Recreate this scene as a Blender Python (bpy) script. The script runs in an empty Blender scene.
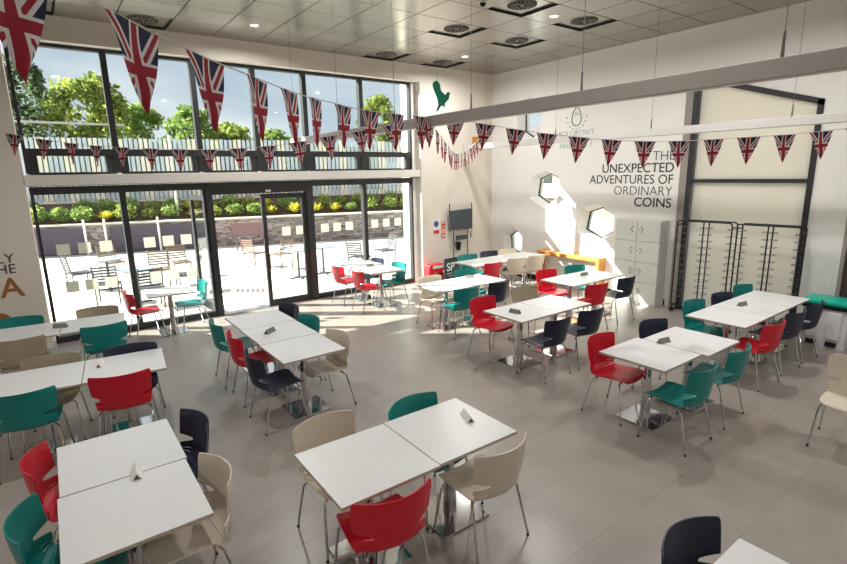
import bpy, bmesh, math, random
from math import sin, cos, pi, radians
from mathutils import Vector, Matrix
random.seed(7)
S = bpy.context.scene
COL = S.collection

# ------------------------------------------------------------------ materials
MATS = {}
def srgb(r, g, b):
    f = lambda c: (c/255/12.92) if c/255 <= .04045 else ((c/255+.055)/1.055)**2.4
    return (f(r), f(g), f(b), 1)
def mat(name, rgb, rough=.5, metal=0, spec=.5, noise=0, nscale=8, bump=0, bscale=60, emit=0, trans=0, coat=0, col2=None):
    if name in MATS: return MATS[name]
    m = bpy.data.materials.new(name); m.use_nodes = True
    nt = m.node_tree; b = nt.nodes['Principled BSDF']
    c = srgb(*rgb)
    b.inputs['Base Color'].default_value = c
    b.inputs['Roughness'].default_value = rough
    b.inputs['Metallic'].default_value = metal
    b.inputs['Specular IOR Level'].default_value = spec
    if coat: b.inputs['Coat Weight'].default_value = coat
    if emit:
        b.inputs['Emission Color'].default_value = c; b.inputs['Emission Strength'].default_value = emit
    if trans: b.inputs['Transmission Weight'].default_value = trans
    if noise or bump:
        tc = nt.nodes.new('ShaderNodeTexCoord')
    if noise:
        n = nt.nodes.new('ShaderNodeTexNoise'); n.inputs['Scale'].default_value = nscale; n.inputs['Detail'].default_value = 5
        nt.links.new(tc.outputs['Object'], n.inputs['Vector'])
        r = nt.nodes.new('ShaderNodeValToRGB'); nt.links.new(n.outputs['Fac'], r.inputs['Fac'])
        r.color_ramp.elements[0].position = .3; r.color_ramp.elements[1].position = .7
        k = 1-noise
        r.color_ramp.elements[0].color = (c[0]*k, c[1]*k, c[2]*k, 1) if not col2 else srgb(*col2)
        r.color_ramp.elements[1].color = c
        nt.links.new(r.outputs['Color'], b.inputs['Base Color'])
    if bump:
        n2 = nt.nodes.new('ShaderNodeTexNoise'); n2.inputs['Scale'].default_value = bscale
        nt.links.new(tc.outputs['Object'], n2.inputs['Vector'])
        bp = nt.nodes.new('ShaderNodeBump'); bp.inputs['Strength'].default_value = bump; bp.inputs['Distance'].default_value = .01
        nt.links.new(n2.outputs['Fac'], bp.inputs['Height']); nt.links.new(bp.outputs['Normal'], b.inputs['Normal'])
    MATS[name] = m
    return m

def schlick(nt, f0, top):
    g = nt.nodes.new('ShaderNodeNewGeometry'); d = nt.nodes.new('ShaderNodeVectorMath'); d.operation = 'DOT_PRODUCT'
    nt.links.new(g.outputs['Normal'], d.inputs[0]); nt.links.new(g.outputs['Incoming'], d.inputs[1])
    def M(op, a, b_=None):
        n = nt.nodes.new('ShaderNodeMath'); n.operation = op
        for i, v in enumerate((a, b_)):
            if v is None: continue
            if isinstance(v, (int, float)): n.inputs[i].default_value = v
            else: nt.links.new(v, n.inputs[i])
        return n.outputs[0]
    c = M('SUBTRACT', 1.0, M('ABSOLUTE', d.outputs['Value']))
    return M('ADD', M('MULTIPLY', M('POWER', c, 4.5), top), f0)
def glass_mat(name, tint, refl=.025):
    m = bpy.data.materials.new(name); m.use_nodes = True; nt = m.node_tree
    nt.nodes.remove(nt.nodes['Principled BSDF']); out = nt.nodes['Material Output']
    t = nt.nodes.new('ShaderNodeBsdfTransparent'); t.inputs['Color'].default_value = tint
    g = nt.nodes.new('ShaderNodeBsdfGlossy'); g.inputs['Roughness'].default_value = .02
    mx = nt.nodes.new('ShaderNodeMixShader')
    nt.links.new(schlick(nt, refl, .75), mx.inputs['Fac']); nt.links.new(t.outputs[0], mx.inputs[1]); nt.links.new(g.outputs[0], mx.inputs[2])
    nt.links.new(mx.outputs[0], out.inputs['Surface']); MATS[name] = m
    return m

def tile_mat(name, rgb, mortar, w, h, gap, offset=.5, rough=.45, axis_shift=(0, 0), spec=.4):
    m = bpy.data.materials.new(name); m.use_nodes = True; nt = m.node_tree; b = nt.nodes['Principled BSDF']
    tc = nt.nodes.new('ShaderNodeTexCoord'); mp = nt.nodes.new('ShaderNodeMapping')
    mp.inputs['Location'].default_value = (axis_shift[0], axis_shift[1], 0)
    nt.links.new(tc.outputs['Object'], mp.inputs['Vector'])
    br = nt.nodes.new('ShaderNodeTexBrick'); br.offset = offset; br.squash = 1
    br.inputs['Scale'].default_value = 1; br.inputs['Brick Width'].default_value = w; br.inputs['Row Height'].default_value = h
    br.inputs['Mortar Size'].default_value = gap; br.inputs['Mortar Smooth'].default_value = .2
    c = srgb(*rgb)
    br.inputs['Color1'].default_value = c; br.inputs['Color2'].default_value = (c[0]*.93, c[1]*.93, c[2]*.93, 1)
    br.inputs['Mortar'].default_value = srgb(*mortar)
    nt.links.new(mp.outputs[0], br.inputs['Vector'])
    n = nt.nodes.new('ShaderNodeTexNoise'); n.inputs['Scale'].default_value = 2.5; n.inputs['Detail'].default_value = 8; n.inputs['Roughness'].default_value = .7
    nt.links.new(tc.outputs['Object'], n.inputs['Vector'])
    r = nt.nodes.new('ShaderNodeValToRGB'); r.color_ramp.elements[0].position = .3; r.color_ramp.elements[1].position = .75
    r.color_ramp.elements[0].color = (.87, .87, .87, 1); r.color_ramp.elements[1].color = (1.03, 1.03, 1.03, 1)
    nt.links.new(n.outputs['Fac'], r.inputs['Fac'])
    mx = nt.nodes.new('ShaderNodeMix'); mx.data_type = 'RGBA'; mx.blend_type = 'MULTIPLY'; mx.inputs['Factor'].default_value = 1
    nt.links.new(br.outputs['Color'], mx.inputs['A']); nt.links.new(r.outputs['Color'], mx.inputs['B'])
    nt.links.new(mx.outputs['Result'], b.inputs['Base Color'])
    b.inputs['Roughness'].default_value = rough; b.inputs['Specular IOR Level'].default_value = spec
    MATS[name] = m
    return m

def flag_mat():
    # union flag squeezed into a pennant: UV x = -0.105..0.105 m, y = 0 (hem) .. 0.30 m (tip)
    m = bpy.data.materials.new('union_pennant'); m.use_nodes = True; nt = m.node_tree; b = nt.nodes['Principled BSDF']
    L = nt.links
    def M(op, a, bb=None):
        n = nt.nodes.new('ShaderNodeMath'); n.operation = op
        for i, v in enumerate((a, bb)):
            if v is None: continue
            if isinstance(v, (int, float)): n.inputs[i].default_value = v
            else: L.new(v, n.inputs[i])
        return n.outputs[0]
    uv = nt.nodes.new('ShaderNodeUVMap'); sp = nt.nodes.new('ShaderNodeSeparateXYZ'); L.new(uv.outputs['UV'], sp.inputs[0])
    u = M('SUBTRACT', M('MULTIPLY', sp.outputs[0], 1.0), .5)       # stored as u+.5 metres
    v = sp.outputs[1]
    au = M('ABSOLUTE', u); dv = M('ABSOLUTE', M('SUBTRACT', v, .15))
    diag = M('DIVIDE', M('ABSOLUTE', M('SUBTRACT', M('MULTIPLY', au, .15), M('MULTIPLY', dv, .115))), .189)
    wd = M('LESS_THAN', diag, .018); rd = M('LESS_THAN', diag, .0075)
    wc = M('MAXIMUM', M('LESS_THAN', au, .025), M('LESS_THAN', dv, .030))
    rc = M('MAXIMUM', M('LESS_THAN', au, .015), M('LESS_THAN', dv, .019))
    def mix(f, a, c):
        n = nt.nodes.new('ShaderNodeMix'); n.data_type = 'RGBA'
        L.new(f, n.inputs['Factor'])
        if isinstance(a, tuple): n.inputs['A'].default_value = a
        else: L.new(a, n.inputs['A'])
        n.inputs['B'].default_value = c
        return n.outputs['Result']
    red, white, navy = srgb(146, 18, 38), srgb(210, 205, 205), srgb(20, 24, 60)
    c = mix(wd, navy, white); c = mix(rd, c, red); c = mix(wc, c, white); c = mix(rc, c, red)
    L.new(c, b.inputs['Base Color']); b.inputs['Roughness'].default_value = .8
    MATS['flag'] = m
    return m

def stone_mat():
    m = bpy.data.materials.new('dry_stone'); m.use_nodes = True; nt = m.node_tree; b = nt.nodes['Principled BSDF']
    tc = nt.nodes.new('ShaderNodeTexCoord'); mp = nt.nodes.new('ShaderNodeMapping'); mp.inputs['Scale'].default_value = (1.6, 1.6, 7)
    nt.links.new(tc.outputs['Object'], mp.inputs['Vector'])
    v = nt.nodes.new('ShaderNodeTexVoronoi'); v.inputs['Scale'].default_value = 1.6; nt.links.new(mp.outputs[0], v.inputs['Vector'])
    r = nt.nodes.new('ShaderNodeValToRGB')
    r.color_ramp.elements[0].color = srgb(92, 84, 84); r.color_ramp.elements[1].color = srgb(170, 160, 156)
    nt.links.new(v.outputs['Color'], r.inputs['Fac'])
    v2 = nt.nodes.new('ShaderNodeTexVoronoi'); v2.feature = 'DISTANCE_TO_EDGE'; v2.inputs['Scale'].default_value = 1.6
    nt.links.new(mp.outputs[0], v2.inputs['Vector'])
    r2 = nt.nodes.new('ShaderNodeValToRGB'); r2.color_ramp.elements[0].color = (.12, .11, .11, 1); r2.color_ramp.elements[1].position = .07
    nt.links.new(v2.outputs['Distance'], r2.inputs['Fac'])
    mx = nt.nodes.new('ShaderNodeMix'); mx.data_type = 'RGBA'; mx.blend_type = 'MULTIPLY'; mx.inputs['Factor'].default_value = 1
    nt.links.new(r.outputs[0], mx.inputs['A']); nt.links.new(r2.outputs[0], mx.inputs['B']); nt.links.new(mx.outputs['Result'], b.inputs['Base Color'])
    b.inputs['Roughness'].default_value = .9
    MATS['stone'] = m
    return m

def leaf_mat(name, a, c):
    m = bpy.data.materials.new(name); m.use_nodes = True; nt = m.node_tree; b = nt.nodes['Principled BSDF']
    g = nt.nodes.new('ShaderNodeNewGeometry'); r = nt.nodes.new('ShaderNodeValToRGB')
    r.color_ramp.elements[0].color = srgb(*a); r.color_ramp.elements[1].color = srgb(*c)
    nt.links.new(g.outputs['Random Per Island'], r.inputs['Fac']); nt.links.new(r.outputs[0], b.inputs['Base Color'])
    b.inputs['Roughness'].default_value = .7
    t = nt.nodes.new('ShaderNodeBsdfTranslucent'); nt.links.new(r.outputs[0], t.inputs['Color'])
    x = nt.nodes.new('ShaderNodeMixShader'); x.inputs['Fac'].default_value = .45
    nt.links.new(b.outputs[0], x.inputs[1]); nt.links.new(t.outputs[0], x.inputs[2]); nt.links.new(x.outputs[0], nt.nodes['Material Output'].inputs['Surface'])
    MATS[name] = m
    return m

# ------------------------------------------------------------------ mesh helpers
class MB:
    def __init__(s): s.bm = bmesh.new()
    def box(s, x0, x1, y0, y1, z0, z1, bevel=0):
        v = [s.bm.verts.new(p) for p in ((x0,y0,z0),(x1,y0,z0),(x1,y1,z0),(x0,y1,z0),(x0,y0,z1),(x1,y0,z1),(x1,y1,z1),(x0,y1,z1))]
        fs = [s.bm.faces.new([v[i] for i in q]) for q in ((0,3,2,1),(4,5,6,7),(0,1,5,4),(1,2,6,5),(2,3,7,6),(3,0,4,7))]
        if bevel:
            es = list({e for f in fs for e in f.edges})
            bmesh.ops.bevel(s.bm, geom=es, offset=bevel, segments=2, affect='EDGES', profile=.5)
        return s
    def obox(s, c, rz, sx, sy, z0, z1):
        M = Matrix.Translation((c[0], c[1], 0)) @ Matrix.Rotation(rz, 4, 'Z')
        n = len(s.bm.verts); s.box(-sx/2, sx/2, -sy/2, sy/2, z0, z1); s.bm.verts.ensure_lookup_table()
        for v in s.bm.verts[n:]: v.co = M @ v.co
        return s
    def tube(s, pts, r, seg=8, cap=True):
        pts = [Vector(p) for p in pts]; rings = []
        n = len(pts)
        prev = None
        for i, p in enumerate(pts):
            t = (pts[min(i+1, n-1)] - pts[max(i-1, 0)]).normalized()
            if prev is None:
                a = Vector((0,0,1)) if abs(t.z) < .9 else Vector((1,0,0))
                u = t.cross(a).normalized()
            else:
                u = (prev - t*prev.dot(t)).normalized()
            prev = u; w = t.cross(u)
            rr = r[i] if isinstance(r, (list, tuple)) else r
            rings.append([s.bm.verts.new(p + (u*cos(2*pi*k/seg) + w*sin(2*pi*k/seg))*rr) for k in range(seg)])
        for a, b in zip(rings, rings[1:]):
            for k in range(seg): s.bm.faces.new((a[k], a[(k+1)%seg], b[(k+1)%seg], b[k]))
        if cap:
            s.bm.faces.new(rings[0][::-1]); s.bm.faces.new(rings[-1])
        return s
    def lathe(s, prof, seg=24, c=(0,0)):
        rings = []
        for r, z in prof:
            rings.append([s.bm.verts.new((c[0]+r*cos(2*pi*k/seg), c[1]+r*sin(2*pi*k/seg), z)) for k in range(seg)])
        for a, b in zip(rings, rings[1:]):
            for k in range(seg): s.bm.faces.new((a[k], a[(k+1)%seg], b[(k+1)%seg], b[k]))
        s.bm.faces.new(rings[0][::-1]); s.bm.faces.new(rings[-1])
        return s
    def prism(s, poly, d0, d1, axis='Y'):
        def P(a, b, d): return {'Y': (a, d, b), 'X': (d, a, b), 'Z': (a, b, d)}[axis]
        A = [s.bm.verts.new(P(a, b, d0)) for a, b in poly]; B = [s.bm.verts.new(P(a, b, d1)) for a, b in poly]
        s.bm.faces.new(A); s.bm.faces.new(B[::-1])
        n = len(poly)
        for i in range(n): s.bm.faces.new((A[i], B[i], B[(i+1)%n], A[(i+1)%n]))
        return s
    def build(s, name, material, parent=None, smooth=False, loc=None):
        bmesh.ops.recalc_face_normals(s.bm, faces=s.bm.faces)
        me = bpy.data.meshes.new(name); s.bm.to_mesh(me); s.bm.free()
        if smooth:
            for p in me.polygons: p.use_smooth = True
            me.set_sharp_from_angle(angle=radians(40))
        o = bpy.data.objects.new(name, me); me.materials.append(material if not isinstance(material, str) else MATS[material]); COL.objects.link(o)
        if parent: o.parent = parent
        if loc: o.location = loc
        return o

def tag(o, label, cat, group=None, kind=None):
    o['label'] = label; o['category'] = cat
    if group: o['group'] = group
    if kind: o['kind'] = kind
    return o
def struct(o): o['kind'] = 'structure'; return o
def empty(name, loc=(0,0,0), rz=0, label=None, cat=None, group=None):
    o = bpy.data.objects.new(name, None); o.empty_display_size = .1; COL.objects.link(o)
    o.location = loc; o.rotation_euler = (0, 0, rz)
    if label: tag(o, label, cat, group)
    return o
def copy_tree(o, parent=None):
    c = o.copy(); COL.objects.link(c)
    if parent: c.parent = parent
    for ch in list(o.children): copy_tree(ch, c)
    return c
def arc(c, r, a0, a1, n, f):
    return [f(c[0]+r*cos(a0+(a1-a0)*i/n), c[1]+r*sin(a0+(a1-a0)*i/n)) for i in range(n+1)]

# ------------------------------------------------------------------ material set
mat('wall_paint', (224, 217, 206), .75, noise=.03, nscale=1.2)
mat('feature_white', (236, 233, 228), .6, noise=.03, nscale=1.0)
mat('frame_dark', (52, 54, 56), .45, metal=.3)
mat('white_metal', (225, 222, 215), .45)
mat('chrome', (205, 205, 208), .09, metal=1)
mat('rubber', (22, 22, 22), .8)
mat('laminate', (226, 226, 226), .32, noise=.02, nscale=20)
mat('laminate_edge', (186, 172, 155), .5)
mat('red_plastic', (206, 14, 42), .34)
mat('teal_plastic', (0, 130, 126), .36)
mat('navy_plastic', (28, 36, 60), .36)
mat('cream_plastic', (213, 201, 184), .4)
mat('taupe_plastic', (168, 156, 134), .45)  # the cream plastic again, with shade put into its colour
mat('ceiling_metal', (176, 173, 166), .24, metal=.85)
mat('void_black', (12, 12, 12), .9)
mat('ink_dark', (45, 48, 52), .7); mat('ink_green', (28, 130, 110), .7); mat('ink_pale', (150, 175, 160), .7); mat('ink_gold', (150, 100, 48), .6)
mat('string', (205, 198, 190), .8)
mat('bird_green', (0, 140, 110), .5)
mat('beam_grey', (165, 158, 152), .5)
mat('locker_grey', (205, 205, 198), .45)
mat('rack_black', (28, 34, 36), .4, metal=.4)
mat('wire_steel', (120, 118, 115), .35, metal=.8)
mat('orange_wood', (205, 135, 60), .5, noise=.2, nscale=14)
mat('bin_white', (225, 222, 226), .4); mat('bin_teal', (0, 175, 150), .4)
mat('menu_grey', (120, 116, 110), .5); mat('menu_white', (232, 232, 228), .5); mat('menu_print', (90, 70, 66), .6)
mat('slate', (58, 68, 76), .6, noise=.1, nscale=6)
mat('chalk', (225, 228, 230), .8)
mat('paper_white', (232, 230, 226), .7); mat('paper_blue', (40, 80, 150), .6); mat('paper_red', (200, 50, 50), .6)
mat('toy_red', (215, 30, 40), .35); mat('toy_yellow', (235, 190, 60), .5)
def translucent(name, rgb, fac):
    m = mat(name, rgb, .8); nt = m.node_tree; b = nt.nodes['Principled BSDF']; t = nt.nodes.new('ShaderNodeBsdfTranslucent'); t.inputs['Color'].default_value = srgb(*rgb)
    x = nt.nodes.new('ShaderNodeMixShader'); x.inputs['Fac'].default_value = fac
    nt.links.new(b.outputs[0], x.inputs[1]); nt.links.new(t.outputs[0], x.inputs[2]); nt.links.new(x.outputs[0], nt.nodes['Material Output'].inputs['Surface'])
translucent('sticker', (226, 222, 214), .55)
mat('brown_door', (86, 72, 64), .6)
mat('lamp_glow', (255, 248, 235), .5, emit=5)
mat('paving', (218, 212, 206), .85, noise=.05, nscale=1.5)
mat('soil', (88, 66, 54), .95, noise=.3, nscale=9)
mat('grass', (110, 130, 70), .95, noise=.3, nscale=3)
mat('screen_purple', (78, 70, 84), .8, noise=.12, nscale=4)
mat('post_white', (215, 212, 210), .5)
mat('fence_blue', (184, 196, 206), .5); mat('fence_cream', (226, 222, 208), .5); mat('fence_rail', (120, 132, 138), .5)
mat('bark', (80, 66, 52), .9)
mat('outdoor_metal', (78, 80, 86), .5, metal=.3); mat('outdoor_wood', (126, 108, 98), .7); mat('outdoor_top', (128, 136, 144), .6)
mat('sign_brown', (110, 86, 88), .7)
mat('concrete_light', (205, 198, 188), .8)
tile_mat('floor_tile', (158, 149, 141), (136, 127, 120), 1.26, .632, .0035, .5, .30, (-.2, .05), .55)
glass_mat('pane_glass', (.93, .97, .96, 1))
stone_mat(); FLAG = flag_mat()
leaf_mat('leaf_green', (84, 110, 44), (186, 194, 96)); leaf_mat('leaf_dark', (44, 66, 44), (112, 130, 76))
leaf_mat('leaf_yellow', (150, 150, 40), (236, 224, 96)); leaf_mat('leaf_fresh', (86, 124, 58), (178, 196, 110))
def frosted():
    m = bpy.data.materials.new('frosted_glass'); m.use_nodes = True; nt = m.node_tree
    nt.nodes.remove(nt.nodes['Principled BSDF']); out = nt.nodes['Material Output']
    d = nt.nodes.new('ShaderNodeBsdfDiffuse'); d.inputs['Color'].default_value = srgb(240, 235, 226)
    t = nt.nodes.new('ShaderNodeBsdfTranslucent'); t.inputs['Color'].default_value = srgb(246, 243, 232)
    g = nt.nodes.new('ShaderNodeBsdfGlossy'); g.inputs['Roughness'].default_value = .12
    m1 = nt.nodes.new('ShaderNodeMixShader'); m1.inputs['Fac'].default_value = .62
    m2 = nt.nodes.new('ShaderNodeMixShader'); L = nt.links; L.new(d.outputs[0], m1.inputs[1]); L.new(t.outputs[0], m1.inputs[2])
    L.new(schlick(nt, .04, .6), m2.inputs['Fac']); L.new(m1.outputs[0], m2.inputs[1]); L.new(g.outputs[0], m2.inputs[2]); L.new(m2.outputs[0], out.inputs['Surface'])
    MATS['frosted'] = m
frosted()

# ------------------------------------------------------------------ room shell
WY, GY, EX, CZ = 9.74, 9.95, 9.46, 4.99       # wall face, glazing line, end wall, ceiling
GX0, GX1 = -.20, 7.18
HEAD = 4.64
YB, XL = -4.2, -6.0
struct(MB().box(XL-.2, EX+.4, YB-.2, 10.12, -.2, 0).build('floor', 'floor_tile'))
# window wall: pieces round the glazing (wall face at WY, 0.34 thick)
struct(MB().box(XL-.2, GX0, WY, WY+.34, 0, CZ+.15).box(GX0, GX1, WY, WY+.34, HEAD, CZ+.15).box(GX1, EX+.4, WY, WY+.34, 0, CZ+.15).build('wall_back', 'wall_paint'))
# end wall with four hexagonal openings and the tall frosted window
HEXW = [[(7.97, 2.56), (7.63, 2.42), (7.60, 2.10), (7.97, 1.84), (8.35, 2.03), (8.29, 2.44)],
        [(6.53, 1.83), (6.19, 1.67), (6.20, 1.34), (6.53, 1.14), (6.93, 1.32), (6.85, 1.72)],
        [(8.97, 1.17), (8.70, 1.00), (8.70, .70), (8.96, .56), (9.20, .66), (9.22, 1.00)],
        [(8.50, 4.22), (8.20, 4.02), (8.20, 3.58), (8.50, 3.38), (8.80, 3.55), (8.82, 4.02)]]
def scaled(poly, k, dy=0, dz=0):
    cy = sum(p[0] for p in poly)/6; cz = sum(p[1] for p in poly)/6
    return [(cy+(p[0]-cy)*k+dy, cz+(p[1]-cz)*k+dz) for p in poly]
WZ = [(4.72, 4.22), (2.75, 3.58)]            # sloping head of the frosted window (y, z)
def end_wall():
    bm = MB().box(EX, EX+.36, YB-.2, 10.08, 0, CZ+.15)
    o = bm.build('wall_right', 'feature_white'); struct(o)
    cuts = MB()
    for poly in HEXW:
        bm2 = cuts.bm; rings = []
        for x, k in ((EX-.12, 1.38), (EX+.22, 1.0), (EX+.6, 1.0)): rings.append([bm2.verts.new((x, p[0], p[1])) for p in scaled(poly, k)])
        for A_, B_ in zip(rings, rings[1:]):
            for q in range(6): bm2.faces.new((A_[q], A_[(q+1) % 6], B_[(q+1) % 6], B_[q]))
        bm2.faces.new(rings[0][::-1]); bm2.faces.new(rings[-1])
    cuts.prism([(2.75, -.1), (4.66, -.1), (4.66, 4.20), (2.75, 3.58)], EX-.2, EX+.6, 'X')
    cuts.prism([(1.15, -.1), (2.28, -.1), (2.28, 2.3), (1.15, 2.3)], EX-.2, EX+.6, 'X')
    c = cuts.build('cutter', 'feature_white')
    md = o.modifiers.new('cut', 'BOOLEAN'); md.object = c; md.operation = 'DIFFERENCE'; md.solver = 'EXACT'
    dg = bpy.context.evaluated_depsgraph_get(); me = bpy.data.meshes.new_from_object(o.evaluated_get(dg))
    o.modifiers.clear(); o.data = me
    bpy.data.objects.remove(c)
end_wall()
struct(MB().box(XL-.2, EX+.36, YB-.2, YB, 0, CZ+.15).build('wall_front', 'wall_paint'))
struct(MB().box(XL-.2, XL, YB, WY, 0, CZ+.15).build('wall_left', 'wall_paint'))
# baseboards
struct(MB().box(EX-.014, EX, 4.9, 9.74, 0, .12).box(EX-.014, EX, 2.3, 2.72, 0, .12).build('baseboard_right', 'rack_black'))
struct(MB().box(GX1+.02, EX-.02, WY-.014, WY, 0, .09).box(XL, GX0-.02, WY-.014, WY, 0, .09).build('baseboard_back', 'white_metal'))

# ceiling of square metal tiles with the diffuser tiles left out
T = .7435; TX0, TY0 = 1.98, 6.0-.7435*14
DIFF = [(6.055, 5.63), (7.54, 5.63), (6.055, 7.12), (7.54, 7.12), (6.055, 9.34), (7.54, 9.34), (1.61, 9.34), (.12, 9.34), (6.055, 4.14-.0)]
DIFF = DIFF[:8]
TY = [6.0+T*k for k in range(-14, 6)]
mb = MB()
xs = [TX0+T*k for k in range(-11, 11)]
for x in xs:
    for y in TY:
        if x+T < XL or x > EX or y+T < YB or y > WY: continue
        cx, cy = x+T/2, y+T/2
        if any(abs(cx-a) < .3 and abs(cy-b) < .3 for a, b in DIFF): continue
        g = .007
        x0, x1, y0, y1 = max(x+g, XL), min(x+T-g, EX), max(y+g, YB), min(y+T-g, WY)
        if x1-x0 < .02 or y1-y0 < .02: continue
        mb.box(x0, x1, y0, y1, CZ, CZ+.02)
struct(mb.build('ceiling', 'ceiling_metal'))
struct(MB().box(XL-.2, EX+.36, YB-.2, WY+.3, CZ+.15, CZ+.3).build('trim_1', 'void_black'))
# white cove trim where the tiles meet the walls
struct(MB().box(XL, EX, WY-.02, WY, CZ-.02, CZ+.02).box(EX-.02, EX, YB, WY-.02, CZ-.02, CZ+.02).build('trim_2', 'wall_paint'))

DLAB = ['round swirl air diffuser in grey ceiling, nearest of those over the middle right', 'round swirl air diffuser in grey ceiling above the pear-shaped wall drawing',
 'round swirl air diffuser in grey ceiling right of the green bird wire', 'round swirl air diffuser in grey ceiling near the corner with the lettered wall',
 'round swirl air diffuser at ceiling edge above the rightmost tall panes', 'round swirl air diffuser at ceiling edge above the green bird',
 'round swirl air diffuser at ceiling edge above the second large pennant from the left', 'round swirl air diffuser at ceiling edge in the top left corner of the picture']
def make_diffuser():
    r = empty('ceiling_diffuser')
    h = T/2-.004
    mb = MB()
    z0, z1 = CZ, CZ+.034
    for a in ((-h, -h+.006, -h, h), (h-.006, h, -h, h), (-h, h, -h, -h+.006), (-h, h, h-.006, h)): mb.box(*a, z0, z1)
    mb.build('recess_frame', 'void_black', r)
    MB().box(-h+.01, h-.01, -h+.01, h-.01, CZ+.026, CZ+.034).build('tile_panel', 'ceiling_metal', r)
    MB().lathe([(.215, CZ+.018), (.22, CZ+.026)], 40).build('dark_disc', 'void_black', r)
    v = MB()
    n = 18
    for k in range(n):
        a = 2*pi*k/n
        p = [(.07*cos(a), .07*sin(a)), (.195*cos(a-.09), .195*sin(a-.09)), (.20*cos(a-.0), .20*sin(a-.0)), (.07*cos(a+.07), .07*sin(a+.07))]
        v.prism(p, CZ+.006, CZ+.017, 'Z')
    v.lathe([(.03, CZ+.008), (.04, CZ+.02)], 20)
    v.build('swirl_vanes', mat('vane_metal', (128, 126, 120), .4, metal=.3), r)
    rg = MB()
    rg.tube([(.215*cos(2*pi*k/40), .215*sin(2*pi*k/40), CZ+.020) for k in range(41)], .006, 6, cap=False)
    rg.build('rim_ring', 'vane_metal', r, True)
    return r
d0 = make_diffuser()
for i, (x, y) in enumerate(DIFF):
    d = d0 if i == 0 else copy_tree(d0)
    d.location = (x, y, 0); tag(d, DLAB[i], 'air vent', 'swirl diffusers in the ceiling')

def downlight(x, y, lab, p=46):
    r = empty('ceiling_light', (x, y, 0), 0, lab, 'ceiling light', 'round recessed downlights')
    MB().lathe([(.075, CZ-.006), (.08, CZ)], 24).build('rim', 'white_metal', r)
    MB().lathe([(.055, CZ-.009), (.055, CZ-.005)], 24).build('lens', 'lamp_glow', r)
    l = bpy.data.lights.new('downlight_lamp', 'AREA'); l.shape = 'DISK'; l.size = .12; l.energy = p; l.color = (1, .98, .95); l.spread = radians(168)
    o = bpy.data.objects.new('lamp', l); COL.objects.link(o); o.parent = r; o.location = (0, 0, CZ-.03)
    return r
for x, y, lab, p in [(6.83, 5.67, 'small round downlight between the two nearest diffusers', 60), (7.50, 8.55, 'small round downlight near the ceiling corner by the lettered wall', 60),
    (3.10, 8.64, 'small round downlight above the tall window wall', 46)]: downlight(x, y, lab, p)
for x, y, p in [(-3.2, 5.6, 36), (-3.2, 1.5, 30), (.2, -2.2, 30), (3.4, 2.0, 32), (7.5, .6, 34), (4.5, -2.4, 26), (-3.4, -2.4, 26), (8.2, -2.4, 26), (7.0, 3.2, 56), (.6, 4.9, 46)]:  # unseen extra lamps, added as fill to brighten the room
    downlight(x, y, 'small round fill lamp added in the ceiling above the seating, out of the picture', p)
r = empty('security_camera', (5.39, 5.76, 0), 0, 'small white dome security camera on ceiling, top middle', 'camera')
MB().lathe([(.055, CZ-.03), (.06, CZ)], 24).build('housing', 'white_metal', r, True)
MB().lathe([(.008, CZ-.075), (.025, CZ-.07), (.04, CZ-.05), (.045, CZ-.03)], 24).build('dome', 'void_black', r, True)

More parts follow.
